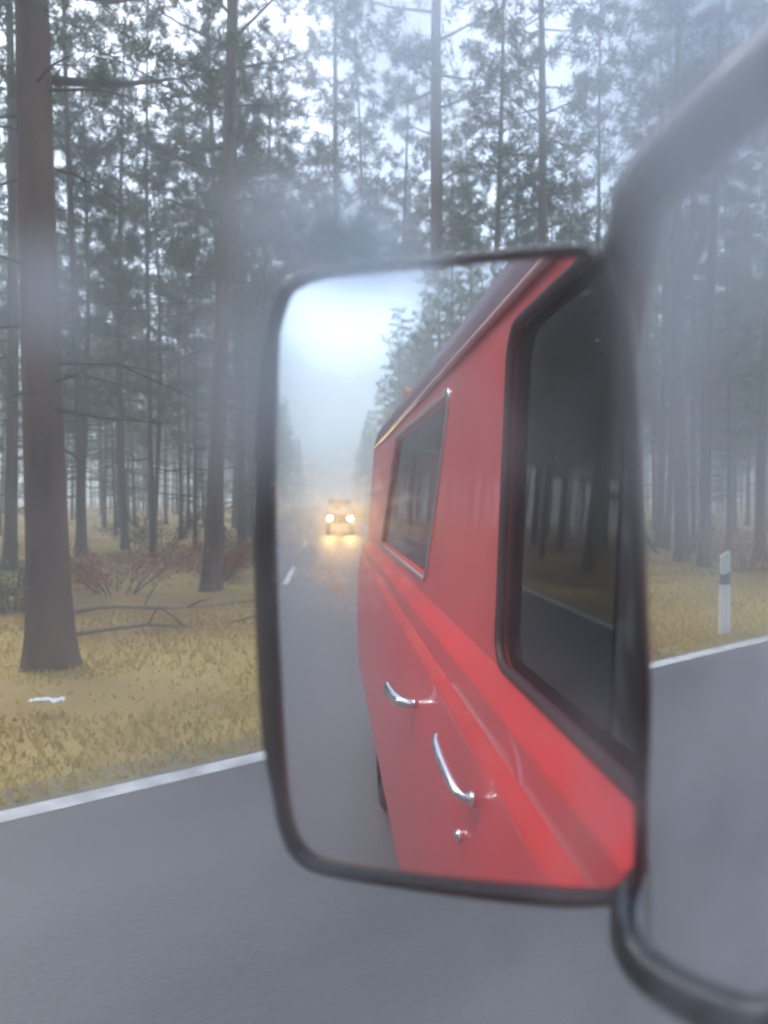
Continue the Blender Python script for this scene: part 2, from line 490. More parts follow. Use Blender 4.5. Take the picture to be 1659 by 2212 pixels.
b.add([(ax(wall_a(z)), y, z) for y, z in WIN1] + [(ax(wall_a(z) + .013), y, z) for y, z in WIN1], [(i, (i+1) % n, n + (i+1) % n, n + i) for i in range(n)])
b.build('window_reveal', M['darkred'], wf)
b = MB(); b.box((XL + .075, -0.90, .47), (XR - .075, -0.87, 2.01)); b.build('added_partition', M['interior'], van)  # dark partition added to block the light and view through the cabin
# two sliding halves: the clear rear half, and the front half misted over with condensation
def half(y0, y1):
    q = []
    n = len(WIN1)
    for k in range(n):
        (ya, za), (yb, zb) = WIN1[k], WIN1[(k + 1) % n]
        if y0 <= ya <= y1: q.append((ya, za))
        for c in (y0, y1):
            if (ya - c) * (yb - c) < 0: q.append((c, za + (zb - za) * (c - ya) / (yb - ya)))
    return q
pane(half(-0.6, -0.02), 0.013, 'door_window', M['glass'], van)
fp = pane(half(-0.0195, 0.5), 0.013, 'door_window', M['fogpane'], van, 0.004)
fp['label'] = 'misted front half of the door window, fogged with condensation'
wr = gasket(WIN2, 'side_window_frame', van, M['trim'], 0.009)
pane(WIN2, 0.012, 'side_window', M['glass'], wr)

# door shut lines, gutter strip, handles, glint stud, roof lamp, wheels
def shut(y):
    b = MB()
    pts = [(ax(a) - 0.0015, z) for a, z in PROF[1:]] + [(ax(wall_a(z)) - 0.0015, z) for z in (1.6, 1.8, 2.0, 2.03)]
    for (x0, z0), (x1, z1) in zip(pts[:-1], pts[1:]):
        b.add([(x0, y - .004, z0), (x0, y + .004, z0), (x1, y + .004, z1), (x1, y - .004, z1)], [(0, 1, 2, 3)])
    b.build('door_gap', M['rubber'], van)
for y in (-0.80, 0.62, -2.35): shut(y)
def handle(y, z, ln, drop, r, pr=.036):
    b = MB()
    x0 = ax(0.232)
    pts = catmull([(x0, y + ln*0.5, z - drop), (x0 - pr*.6, y + ln*0.42, z - drop*.8), (x0 - pr*.95, y + ln*0.1, z - drop*.15), (x0 - pr*1.1, y - ln*0.35, z + drop*.65), (x0 - pr*.95, y - ln*0.5, z + drop*.95)], 5)
    b.tube(pts, [r * (.6 + .4 * math.sin(math.pi * i / (len(pts)-1))) for i in range(len(pts))], 10)
    h = b.build('door_handle', M['chrome'], van, smooth=True)
    b = MB(); b.tube([(x0 + 0.004, y + ln*0.5, z - drop), (x0 - 0.006, y + ln*0.5, z - drop)], 0.012, 16); b.build('handle_base', M['chrome'], h, smooth=True)
handle(-0.46, 1.235, 0.16, .028, .010)
handle(-1.28, 1.150, 0.15, .008, .017, .055)
b = MB(); b.tube([(ax(0.236), -0.49, 1.10), (ax(0.222), -0.49, 1.10)], [0.012, 0.010], 14); b.build('door_glint_stud', M['chrome'], van, smooth=True)  # chrome stud added in place of a squiggly reflection on the door
b = MB(); b.tube([(XL + 0.12, -3.3, 2.20), (XL + 0.12, -3.3, 2.265), (XL + 0.12, -3.3, 2.295)], [0.045, 0.045, 0.025], 14); b.build('roof_lamp', M['orange'], van, smooth=True)
def wheel(x, y, r=0.33, w=0.2, parent=van, sgn=-1):
    b = MB()
    prof = [(r*0.62, -w/2), (r*0.9, -w/2), (r, -w*0.36), (r, w*0.36), (r*0.9, w/2), (r*0.62, w/2)]
    nn = 28
    vs = [(x + t, y + q * math.cos(2*math.pi*k/nn), r + q * math.sin(2*math.pi*k/nn)) for q, t in prof for k in range(nn)]
    fs = [(i*nn+k, i*nn+(k+1) % nn, (i+1)*nn+(k+1) % nn, (i+1)*nn+k) for i in range(len(prof)-1) for k in range(nn)]
    b.add(vs, fs)
    t = b.build('wheel', M['tyre'], parent, smooth=True)
    b = MB(); b.tube([(x - w*0.3, y, r), (x + w*0.3, y, r)], r*0.62, 20); b.tube([(x + sgn*w*0.3, y, r), (x + sgn*w*0.42, y, r)], [r*0.25, r*0.15], 14)
    b.build('rim', M['trim'], t)
for wy in (-3.35, 0.75):
    wheel(ax(0.235) + 0.15, wy); wheel(2*XC - ax(0.235) - 0.15, wy, sgn=1)

# wing mirror: outline in the mirror's own plane (millimetres), measured frame and glass
N_ = Vector((0.473713, -0.880674, 0.002996)).normalized()
UX = Vector((0.880678, 0.473715, 0.0)); UZ = N_.cross(UX) * 1.0
if UZ.z < 0: UZ = -UZ
MC = Vector((-0.365490, 0.337450, 1.639557))
OUT = [(-130, 197), (-141, 165), (-146, 131), (-150, 74), (-150, -10), (-145, -114), (-135, -166), (-129, -192), (-120, -207), (-104, -215), (-72, -215), (-24, -212), (24, -208), (68, -203), (96, -196), (112, -187), (120, -172), (121, -120), (122, -65), (119, 2), (116, 70), (113, 124), (109, 164), (103, 185), (93, 196), (82, 201), (52, 204), (-8, 206), (-58, 208), (-100, 208), (-119, 205)]
INN = [(-129, 190), (-133, 170), (-135, 130), (-137, 74), (-136, -9), (-132, -92), (-127, -158), (-121, -187), (-112, -200), (-97, -206), (-58, -205), (-7, -201), (39, -196), (82, -190), (103, -185), (111, -177), (113, -165), (113, -121), (112, -53), (110, 15), (107, 70), (104, 124), (101, 168), (96, 187), (87, 194), (66, 196), (22, 198), (-25, 200), (-75, 201), (-108, 201), (-122, 198)]
OUT = [(p.x, p.y) for p in catmull([(x, y, 0) for x, y in OUT], 4, True)]
INN = [(p.x, p.y) for p in catmull([(x, y, 0) for x, y in INN], 4, True)]
def mpt(p, back=0.0): return MC + UX * (p[0] / 1000) + UZ * (p[1] / 1000) - N_ * back
def shrink(l, k, c=(-14, -4)): return [(c[0] + (x - c[0]) * k, c[1] + (y - c[1]) * k) for x, y in l]
b = MB()
rings = [[mpt(p, 0.004) for p in INN], [mpt(p, -0.004) for p in shrink(INN, 1.008)],
         [mpt(p, -0.006) for p in shrink(OUT, 0.975)], [mpt(p, 0.0) for p in OUT], [mpt(p, 0.012) for p in OUT],
         [mpt(p, 0.032) for p in shrink(OUT, 0.95)], [mpt(p, 0.045) for p in shrink(OUT, 0.8)], [mpt(p, 0.05) for p in shrink(OUT, 0.45)]]
n = len(OUT)
b.add([v for r_ in rings for v in r_],
      [(k*n+i, k*n+(i+1) % n, (k+1)*n+(i+1) % n, (k+1)*n+i) for k in range(len(rings)-1) for i in range(n)] + [tuple((len(rings)-1)*n + i for i in range(n))])
wm = b.build('wing_mirror', M['black'], van, smooth=True)
wm['label'] = 'black-framed rectangular wing mirror with rounded corners'
b = MB(); b.add([mpt(p, 0.003) for p in shrink(INN, 1.003)], [tuple(range(n))])
b.build('mirror_glass', M['mirror'], wm, fix=False)
# scattering film added over the mirror glass, shaping the headlight glow and its streaks
m, nt, out = node_mat('headlight_glow_film')
tc = nt.nodes.new('ShaderNodeTexCoord')
mp = nt.nodes.new('ShaderNodeMapping'); mp.inputs['Scale'].default_value = (1, 1, 1.5); mp.inputs['Rotation'].default_value = (0, R(25), 0)
nt.links.new(tc.outputs['Object'], mp.inputs[0])
nz = nt.nodes.new('ShaderNodeTexNoise'); nz.inputs['Scale'].default_value = 48; nz.inputs['Detail'].default_value = 1.5
nz.inputs['Distortion'].default_value = 1.2
nt.links.new(mp.outputs[0], nz.inputs['Vector'])
r = nt.nodes.new('ShaderNodeValToRGB')
for e, (p_, c_) in zip(r.color_ramp.elements, ((0.488, 0), (0.512, 0))): e.position = p_; e.color = (0, 0, 0, 1)
e = r.color_ramp.elements.new(0.50); e.color = (1, 1, 1, 1)
nt.links.new(nz.outputs['Fac'], r.inputs[0])
mk = nt.nodes.new('ShaderNodeMapping'); mk.vector_type = 'TEXTURE'; mk.inputs['Location'].default_value = mpt((-88, 26)); mk.inputs['Scale'].default_value = (.075, .075, .060)
nt.links.new(tc.outputs['Object'], mk.inputs[0])
gs = nt.nodes.new('ShaderNodeTexGradient'); gs.gradient_type = 'SPHERICAL'; nt.links.new(mk.outputs[0], gs.inputs[0])
pk = nt.nodes.new('ShaderNodeMath'); pk.operation = 'MULTIPLY'; nt.links.new(r.outputs[0], pk.inputs[0]); nt.links.new(gs.outputs['Fac'], pk.inputs[1])
pb = nt.nodes.new('ShaderNodeMath'); pb.operation = 'MULTIPLY_ADD'; nt.links.new(gs.outputs['Fac'], pb.inputs[0]); pb.inputs[1].default_value = .022; nt.links.new(pk.outputs[0], pb.inputs[2]); pk = pb
k = nt.nodes.new('ShaderNodeMath'); k.operation = 'MULTIPLY_ADD'; nt.links.new(pk.outputs[0], k.inputs[0]); k.inputs[1].default_value = 6000.0; k.inputs[2].default_value = 35.0
sc_ = nt.nodes.new('ShaderNodeVolumeScatter'); sc_.inputs['Anisotropy'].default_value = 0.965
nt.links.new(k.outputs[0], sc_.inputs['Density']); nt.links.new(sc_.outputs[0], out.inputs['Volume'])
b = MB(); n = len(INN)
b.add([mpt(p, 0.0022) for p in INN] + [mpt(p, 0.0012) for p in INN], [tuple(range(n)), tuple(range(2*n-1, n-1, -1))] + [(i, (i+1) % n, n + (i+1) % n, n + i) for i in range(n)])
b.build('headlight_glow_film', m, wm)
UP = [(-0.322, 0.432, 1.632), (-0.320, 0.428, 1.70), (-0.310, 0.430, 1.78), (-0.296, 0.422, 1.826), (-0.272, 0.400, 1.848), (-0.245, 0.370, 1.856), (-0.222, 0.360, 1.863), (-0.200, 0.357, 1.871), (-0.174, 0.362, 1.887), (-0.155, 0.395, 1.912), (-0.143, 0.46, 1.93), (-0.13, 0.50, 1.935)]
LO = [(-0.322, 0.432, 1.628), (-0.318, 0.430, 1.56), (-0.288, 0.420, 1.465), (-0.268, 0.392, 1.449), (-0.247, 0.363, 1.445), (-0.2315, 0.3545, 1.4405), (-0.2110, 0.3520, 1.4395), (-0.1895, 0.3525, 1.4415), (-0.168, 0.356, 1.4465), (-0.155, 0.385, 1.455), (-0.15, 0.45, 1.46), (-0.14, 0.50, 1.46)]
b = MB(); b.tube(catmull(UP, 8), 0.0175, 20); b.build('support_arm', M['tube'], wm, smooth=True)
b = MB(); b.tube(catmull(LO, 8), 0.0115, 20); b.build('support_arm', M['tube'], wm, smooth=True)

# ------------------------------------------------------------------ the off-roader that follows
car = empty('following_car', (0.20, -36.6, 0))
tag(car, 'boxy brownish off-roader with white roof and lit round headlights following behind', 'car')
b = MB()
hw = 0.67
b.box((-hw+.1, -3.4, 0.45), (hw-.1, 0.0, 0.98)); b.box((-hw, -3.4, 0.55), (-hw+.1, 0.0, 0.93)); b.box((hw-.1, -3.4, 0.55), (hw, 0.0, 0.93))
b.add([(-hw+.04, -0.62, .98), (hw-.04, -0.62, .98), (hw-.04, -3.4, .98), (-hw+.04, -3.4, .98), (-hw+.12, -1.1, 1.62), (hw-.12, -1.1, 1.62), (hw-.12, -3.4, 1.62), (-hw+.12, -3.4, 1.62)],
      [(0,1,5,4),(1,2,6,5),(2,3,7,6),(3,0,4,7)])
b.build('body', M['cargreen'], car)
b = MB(); b.box((-hw+.04, -3.42, 1.622), (hw-.04, -1.0, 1.70)); b.box((-hw+.10, -3.3, 1.70), (hw-.10, -1.2, 1.78)); b.build('roof', M['white'], car)
b = MB(); b.add([(-hw+.11, -.650, 1.03), (hw-.11, -.650, 1.03), (hw-.17, -1.058, 1.58), (-hw+.17, -1.058, 1.58)], [(0,1,2,3)]); b.build('windscreen', M['screen'], car)
b = MB(); b.box((-hw-.02, 0.0, 0.45), (hw+.02, 0.12, 0.58)); b.build('bumper', M['trim'], car)
b = MB()
for k in range(8): b.box((-.30 + k*.08, .002, .66), (-.26 + k*.08, .016, .88))
b.build('grille', M['trim'], car)
b = MB(); b.box((-.46, .002, .90), (.46, .03, .94)); b.build('bonnet_highlight', M['chrome'], car)  # bright bar added for the highlight along the bonnet edge
for sx in (-1, 1):
    b = MB(); b.tube([(sx*.5, .004, .78), (sx*.5, .03, .78), (sx*.5, .04, .78)], [.10, .095, .05], 18); h = b.build('headlight', M['headlight'], car, smooth=True)
    b = MB(); b.tube([(sx*.5, .002, .78), (sx*.5, .30, .78)], .108, 20, cap=False); b.build('headlight_shade_tube', M['black'], h)  # long black tube added to cut the lamp's spill onto the road
    b = MB(); b.tube([(sx*.63, -.02, .62), (sx*.63, .02, .62)], .035, 12); b.build('indicator', M['amber'], car, smooth=True)
for sx in (-1, 1):
    for wy in (-.55, -2.75): wheel(sx*(hw-.09), wy, .36, .18, car, sx)

# ------------------------------------------------------------------ roadside: delineator posts, litter, fallen branches
def delineator(loc, label, rz=0.0):
    t = empty('delineator_post', loc, rz); tag(t, label, 'marker post')
    def prism(z0, z1, w0, w1, grow=0.0):
        b = MB()
        ring = [(-.62, -.22), (-.4, .3), (0, .42), (.4, .3), (.62, -.22), (0, -.34)]
        vs = [((x) * (w0 + grow), (y) * (w0 + grow), z0) for x, y in ring] + [((x) * (w1 + grow), (y) * (w1 + grow), z1) for x, y in ring]
        k = len(ring)
        b.add(vs, [tuple(range(k-1, -1, -1)), tuple(range(k, 2*k))] + [(i, (i+1) % k, k+(i+1) % k, k+i) for i in range(k)])
        return b
    prism(-.1, .62, .180, .168).build('post', M['white'], t)
    b = prism(.62, .84, .168, .162)
    for i in range(6, 12): b.v[i] = (b.v[i][0], b.v[i][1], .80 - b.v[i][0] * .6)
    for i in range(0, 6): b.v[i] = (b.v[i][0], b.v[i][1], .62)
    b.build('black_band', M['postblack'], t)
    c = prism(.80, 1.0, .162, .155)
    for i in range(0, 6): c.v[i] = (c.v[i][0], c.v[i][1], .80 - c.v[i][0] * .6)
    for i in range(6, 12): c.v[i] = (c.v[i][0], c.v[i][1], 1.0 + c.v[i][1] * .7)
    c.build('cap', M['white'], t)
    for sz in (.68, .74):
        b = MB(); b.box((-.022, -.055, sz), (.022, -.05, sz + .045)); b.build('reflector', M['reflector'], t)
    return t
delineator((-4.99, 9.23, -0.03), 'white delineator post with black band standing in the grass beside the wing mirror', R(-60))

t = empty('paper_litter', (-6.55, 1.62, 0.02)); tag(t, 'small crumpled white paper scrap lying on the dry grass verge', 'litter')
random.seed(5)
b = MB(); vs = []; fs = []
for j in range(6):
    for i in range(9):
        vs.append((-.13 + i*.033, -.06 + j*.024, .02 + random.uniform(-.012, .02)))
fs = [(j*9+i, j*9+i+1, (j+1)*9+i+1, (j+1)*9+i) for j in range(5) for i in range(8)]
b.add(vs, fs); b.build('paper', M['white'], t, fix=False); t.rotation_euler = (0, 0, R(60))

def branch(p0, p1, r, label, seed):
    random.seed(seed)
    p0, p1 = Vector(p0), Vector(p1)
    ln = (p1 - p0).length
    t = empty('fallen_branch', p0); tag(t, label, 'branch', 'fallen branches on the forest floor')
    b = MB(); pts = []
    for k in range(9):
        q = (p1 - p0) * (k / 8)
        q.z = ground_z(p0.x + q.x, p0.y + q.y) - p0.z + .05 + .05 * math.sin(k * 1.3) + random.uniform(-.02, .02)
        pts.append(q + Vector((random.uniform(-.05, .05), random.uniform(-.05, .05), 0)))
    b.tube(catmull(pts, 3), [r * (1 - .6 * k / 24) for k in range(25)], 8)
    m1 = b.build('stem', M['deadwood'], t, smooth=True)
    for k in (2, 3, 5, 6, 7):
        b = MB(); d = Vector((random.uniform(-1, 1), random.uniform(-1, 1), random.uniform(.2, .8))).normalized()
        b.tube([pts[k], pts[k] + d * .25, pts[k] + d * .5 + Vector((0, 0, -.05))], [r*.4, r*.3, r*.12], 5)
        b.build('twig', M['twig'], t)
branch((-12.6, 3.3, .05), (-11.6, 8.4, .05), .045, 'long pale fallen branch lying in brown litter behind the largest trunk', 3)
branch((-10.3, 2.7, .05), (-9.4, 6.9, .05), .035, 'thin bleached branch lying nearest the verge left of the mirror', 4)

# ------------------------------------------------------------------ vegetation
def tufts(b, centre, dirv, rng, k, ln, w, mi):
    base = len(b.v)
    for _ in range(k):
        u = Vector((rng.gauss(0, 1), rng.gauss(0, 1), rng.gauss(0, 1))).normalized()
        d = (dirv * 0.7 + u).normalized()
        s = d.cross(Vector((rng.uniform(-1, 1), rng.uniform(-1, 1), rng.uniform(-1, 1)))).normalized()
        L = ln * rng.uniform(.6, 1.25)
        c = centre + u * ln * .25
        i = len(b.v)
        b.v += [tuple(c - s * w), tuple(c + s * w), tuple(c + d * L + s * w * .5), tuple(c + d * L - s * w * .5)]
        b.f.append((i, i+1, i+2, i+3)); b.m.append(mi)

def pine_meshes(name, seed, H, r0, crown0, nl, dens=1.0, dead=18, spread_=2.0, kind='pine', blade=(0.19, 0.014), per=20):
    rng = random.Random(seed)
    ph = rng.uniform(0, 6); amp = rng.uniform(.05, .22)
    def axis(z):
        t = z / H
        return Vector((amp * math.sin(ph + t * 4.0) - amp * math.sin(ph), amp * math.cos(ph * 1.3 + t * 3.3) - amp * math.cos(ph * 1.3), z))
    def rad(z):
        t = z / H
        return r0 * ((1 - t) ** .75 * .92 + .03) + r0 * .45 * math.exp(-max(z, 0) / .35)
    tb = MB()
    zz = [-.3, 0, .15, .4, .8] + [H * k / 18 for k in range(1, 19)]
    zz = sorted(zz)
    tb.tube([axis(z) for z in zz], [rad(z) for z in zz], 10)
    cb = MB()
    for k in range(dead):                                   # dead lower twigs
        z = rng.uniform(.10 * H, crown0); az = rng.uniform(0, 6.28); L = rng.uniform(.4, 1.9)
        d = Vector((math.cos(az), math.sin(az), rng.uniform(-.25, .15)))
        p = axis(z)
        pts = [p, p + d * L * .5 + Vector((0, 0, rng.uniform(-.05, .1))), p + d * L + Vector((0, 0, rng.uniform(-.25, .1)))]
        cb.tube(pts, [.022, .013, .005], 4, 0, False)
        if rng.random() < .5:
            e = Vector((math.cos(az + .8), math.sin(az + .8), -.1)); cb.tube([pts[1], pts[1] + e * L * .35], [.009, .004], 3, 0, False)
    for k in range(nl):
        t = (k + rng.random()) / nl
        z = crown0 + (H - crown0) * t
        az = k * 2.4 + rng.uniform(-.5, .5)
        if kind == 'pine': L = spread_ * (1.0 - .72 * t ** 1.6) * rng.uniform(.55, 1.2) * (.55 + .45 * min(1, t * 5)); rise = rng.uniform(-.10, .40)
        else: L = spread_ * (1.03 - t) * rng.uniform(.75, 1.15); rise = rng.uniform(-.35, .05)
        if L < .25: L = .25
        d = Vector((math.cos(az), math.sin(az), rise))
        p = axis(z)
        pts = [p, p + d * L * .4, p + d * L * .75 + Vector((0, 0, .06 * L)), p + d * L + Vector((0, 0, .14 * L))]
        cb.tube(pts, [max(.012, rad(z) * .32), max(.009, rad(z) * .2), .010, .005], 5, 0, False)
        ns = max(3, int(L * 4.6 * dens))
        for s in range(ns):
            u = .22 + .78 * (s + rng.random()) / ns
            c = p + d * L * u + Vector((0, 0, .14 * L * u * u))
            side = Vector((-d.y, d.x, 0)) * rng.uniform(-1, 1) * L * .36 * (1.15 - u * .6)
            c2 = c + side + Vector((0, 0, rng.uniform(-.12, .18) * (1 if kind == 'pine' else .5)))
            if s % 2 == 0: cb.tube([c, c2], [.008, .003], 3, 0, False)
            dv = (d + side.normalized() * .6 if side.length > 1e-4 else d) + Vector((0, 0, .25 if kind == 'pine' else -.15))
            for q in range(2):
                cc = c2 + Vector((rng.uniform(-.18, .18), rng.uniform(-.18, .18), rng.uniform(-.10, .10)))
                tufts(cb, cc, dv.normalized(), rng, per, blade[0], blade[1], 1)
    tm = tb.mesh(name + '_trunk'); cm = cb.mesh(name + '_crown')
    cm.polygons.foreach_set('material_index', cb.m)
    return tm, cm, cb, tb

VAR = {}
def make_variant(key, bark, needles, **kw):
    tm, cm, cb, tb = pine_meshes(key, **kw)
    tm.materials.append(M[bark]); tm.polygons.foreach_set('use_smooth', [True] * len(tm.polygons))
    cm.materials.append(M['twig']); cm.materials.append(M[needles])
    VAR[key] = (tm, cm)
make_variant('big', 'bark', 'needles', seed=11, H=21, r0=.235, crown0=6.0, nl=62, spread_=3.3, dead=16, dens=1.5, blade=(0.12, 0.008), per=34)
make_variant('pink', 'bark', 'needles', seed=23, H=22, r0=.19, crown0=7.0, nl=60, spread_=3.3, dead=22, blade=(0.13, 0.009), per=34)
make_variant('tall_a', 'bark', 'needles', seed=12, H=22, r0=.19, crown0=9.5, nl=44, spread_=2.5, dead=34)
make_variant('tall_b', 'bark2', 'needles', seed=13, H=20, r0=.15, crown0=9.0, nl=40, spread_=2.1, dead=38)
make_variant('tall_c', 'bark', 'needles2', seed=14, H=18, r0=.13, crown0=7.5, nl=40, spread_=2.0, dead=34)
make_variant('thin_a', 'bark2', 'needles', seed=15, H=16, r0=.085, crown0=7.5, nl=34, spread_=1.4, dead=36)
make_variant('thin_b', 'bark2', 'needles2', seed=16, H=13, r0=.07, crown0=5.5, nl=32, spread_=1.3, dead=28)
make_variant('bushy', 'bark', 'needles', seed=17, H=15, r0=.12, crown0=3.6, nl=56, spread_=2.3, dead=14)
make_variant('young', 'bark2', 'needles2', seed=18, H=8, r0=.06, crown0=1.6, nl=44, spread_=1.5, dead=4, kind='spruce')
make_variant('edge', 'bark', 'needles', seed=19, H=21, r0=.17, crown0=4.0, nl=62, spread_=2.9, dead=10)

def tree(key, x, y, label, group=None, s=1.0, rz=None, lean=0.0, name='pine_tree'):
    rz = random.uniform(0, 6.28) if rz is None else rz
    t = empty(name, (x, y, ground_z(x, y) - .03)); t.rotation_euler = (0, lean, rz); t.scale = (s, s, s)
    tag(t, label, 'tree', group)
    tm, cm = VAR[key]
    for nm, me in (('trunk', tm), ('crown', cm)):
        o = bpy.data.objects.new(nm, me); COL.objects.link(o); o.parent = t
    return t

def at(px, D):
    """ground point seen under photo column px (of 1659) at distance D from the camera"""
    an = R(52.3) - math.atan((px - 829.5) / 1661)
    return (-math.sin(an) * D, math.cos(an) * D)

random.seed(21)
placed = []
def put(key, px, D, label, group=None, **kw):
    x, y = at(px, D); placed.append((x, y)); return tree(key, x, y, label, group, **kw)
put('big', 108, 9.0, 'thick dark pine trunk nearest the road at the left edge', rz=1.0, s=1.05, lean=0.0)
put('pink', 455, 15.5, 'tall straight pine with pinkish trunk midway between largest trunk and mirror', rz=2.0)
put('bushy', 1010, 33, 'dense dark pine with foliage right above the wing mirror')
put('tall_a', 1475, 21.5, 'left one of two close pine trunks right of the wing mirror', rz=.6)
put('tall_b', 1523, 20.0, 'right one of two close pine trunks above the delineator post', rz=4.0)
put('tall_b', 1060, 24, 'slender bare pine trunk rising above the mirror top edge')
put('tall_a', 1150, 22, 'straight pine trunk above the right half of the mirror frame')
put('thin_a', 1290, 20, 'thin pine trunk just left of the upper mirror arm')
put('thin_a', 1185, 30, 'very thin pine behind the straight trunk above the mirror frame')
put('tall_c', 470, 24, 'pine standing directly behind the tall pinkish trunk', rz=1.2)
put('tall_c', 270, 26, 'grey pine trunk between the largest trunk and the pinkish one')
put('thin_a', 330, 21, 'thin pale pine pole left of the pinkish trunk')
put('thin_b', 520, 20, 'small thin pine just right of the pinkish trunk')
put('tall_b', 20, 19, 'hazy pine trunk at the far left edge behind the thickest trunk')
put('tall_b', 175, 23, 'pine trunk just right of the largest trunk, half hidden behind it')
put('bushy', 640, 38, 'bushy pine beyond the top left corner of the mirror')
put('tall_a', 745, 27, 'hazy pine in the pale gap above the mirror left corner')
put('tall_b', 1642, 24, 'pine trunk at the right edge below the upper arm')
put('bushy', 1330, 36, 'leafy pine behind the upper mirror arm')
put('bushy', 330, 30, 'dark green bushy pine left of the pinkish trunk')

# forest mass across the road: scattered individuals
cnt = 0
rngf = random.Random(77)
while cnt < 150:
    an = R(rngf.uniform(18, 86)); D = math.sqrt(rngf.uniform(17.5**2, 85**2))
    x, y = -math.sin(an) * D, math.cos(an) * D
    if x > -11.0: continue
    if any((x - a)**2 + (y - c)**2 < (2.0 + D * .012)**2 for a, c in placed): continue
    placed.append((x, y)); cnt += 1
    key = rngf.choice(['tall_a', 'tall_b', 'tall_c', 'tall_c', 'thin_a', 'thin_a', 'thin_b', 'bushy', 'bushy' if D > 24 else 'tall_b', 'young' if D > 24 else 'thin_b'])
    lab, grp = (('slim pine standing in the misty forest middle distance across the road', 'pines in the middle of the forest') if D < 45 else
                ('faint hazy pine deep in the misty forest across the road', 'pines deep in the forest'))
    if key == 'young': lab, grp = 'young bushy conifer growing between taller pine trunks across the road', 'young conifers under the pines'
    tree(key, x, y, lab, grp, s=rngf.uniform(.85, 1.2), rz=rngf.uniform(0, 6.28), lean=rngf.gauss(0, .012), name='pine_tree' if key != 'young' else 'young_conifer')

# thin poles and leafy half-grown pines filling the stand opposite
cnt = 0
while cnt < 38:
    px, D = rngf.uniform(-40, 1720), math.sqrt(rngf.uniform(19**2, 50**2))
    x, y = at(px, D)
    if x > -11.0 or any((x - a)**2 + (y - c)**2 < 1.3**2 for a, c in placed): continue
    placed.append((x, y)); cnt += 1
    if cnt % 3: tree(rngf.choice(['thin_a', 'thin_b']), x, y, 'pole-thin pine crowded among thicker trunks across the road', 'thin poles in the stand', s=rngf.uniform(.9, 1.15), rz=rngf.uniform(0, 6.28), lean=rngf.gauss(0, .015))
    else: tree('bushy', x, y, 'half-grown leafy green pine filling a gap in the stand across the road', 'leafy half-grown pines', s=rngf.uniform(.85, 1.1), rz=rngf.uniform(0, 6.28))

# the tree lines along the road behind, seen in the mirror
rngm = random.Random(5)
for side in (-1, 1):
    for row in range(2):
        y = -9.0 - row * 2
        while y > -110:
            x = (-8.4 - row * 3.6 if side < 0 else 8.6 + row * 3.6) + rngm.uniform(-1.0, 1.0)
            tree(rngm.choice(['edge', 'edge', 'tall_a', 'bushy']), x, y + rngm.uniform(-.8, .8),
                 'pine in the tree line %s the road behind, mirrored in the wing mirror' % ('left of' if side < 0 else 'right of'),
                 'pines along the road behind', s=rngm.uniform(.9, 1.12), rz=rngm.uniform(0, 6.28))
            y -= rngm.uniform(3.6, 5.2) * (1 + abs(y) / 90)

# far woods: one mass of low-detail pines
def far_woods():
    rng = random.Random(9)
    protos = []
    for sd, kind in ((31, 'pine'), (32, 'pine'), (33, 'spruce')):
        tm, cm, cb, tb = pine_meshes('far', sd, 19, .16, 6.5 if kind == 'pine' else 2.5, 30, .45, 6, 2.3, kind, (.55, .09), 5)
        v = np.array(tb.v + cb.v, dtype=np.float32)
        f = tb.f + [tuple(i + len(tb.v) for i in q) for q in cb.f]
        mi = [0] * len(tb.f) + [1 if q else 0 for q in cb.m]
        lt = np.array([len(q) for q in f], dtype=np.int32); li = np.array([i for q in f for i in q], dtype=np.int32)
        protos.append((v, lt, li, np.array(mi, dtype=np.int32)))
        bpy.data.meshes.remove(tm); bpy.data.meshes.remove(cm)
    spots = []
    for _ in range(230):
        an = R(rng.uniform(12, 92)); D = math.sqrt(rng.uniform(82**2, 150**2))
        spots.append((-math.sin(an) * D, math.cos(an) * D))
    for side in (-1, 1):
        for _ in range(90):
            spots.append((side * rng.uniform(9, 24) + (0 if side > 0 else 0), -rng.uniform(80, 260)))
        for _ in range(40):
            spots.append((side * rng.uniform(13, 40), -rng.uniform(-6, 80)) if side > 0 else (-rng.uniform(15, 45), -rng.uniform(4, 80)))
        for _ in range(60):
            spots.append((side * rng.uniform(17, 40), -rng.uniform(5, 120)))
    V, LT, LI, MI = [], [], [], []; base = 0
    for x, y in spots:
        v, lt, li, mi = protos[rng.randrange(3) if rng.random() < .5 else rng.randrange(2)]
        a = rng.uniform(0, 6.28); s = rng.uniform(.8, 1.2); c, sn = math.cos(a) * s, math.sin(a) * s
        w = np.stack([v[:, 0] * c - v[:, 1] * sn + x, v[:, 0] * sn + v[:, 1] * c + y, v[:, 2] * s + ground_z(x, y)], 1)
        V.append(w); LT.append(lt); LI.append(li + base); MI.append(mi); base += len(v)
    V = np.concatenate(V); LT = np.concatenate(LT); LI = np.concatenate(LI); MI = np.concatenate(MI)
    me = bpy.data.meshes.new('distant_woods')
    me.vertices.add(len(V)); me.vertices.foreach_set('co', V.ravel())
    me.loops.add(len(LI)); me.loops.foreach_set('vertex_index', LI)
    me.polygons.add(len(LT)); me.polygons.foreach_set('loop_start', np.concatenate([[0], np.cumsum(LT)[:-1]]).astype(np.int32))
    me.materials.append(M['bark2']); me.materials.append(M['needles'])
    me.update(calc_edges=True)
    me.polygons.foreach_set('material_index', MI)
    o = bpy.data.objects.new('distant_woods', me); COL.objects.link(o)
    tag(o, 'misty far-off pine wood closing the view behind the trees', 'woods', kind='stuff')
far_woods()

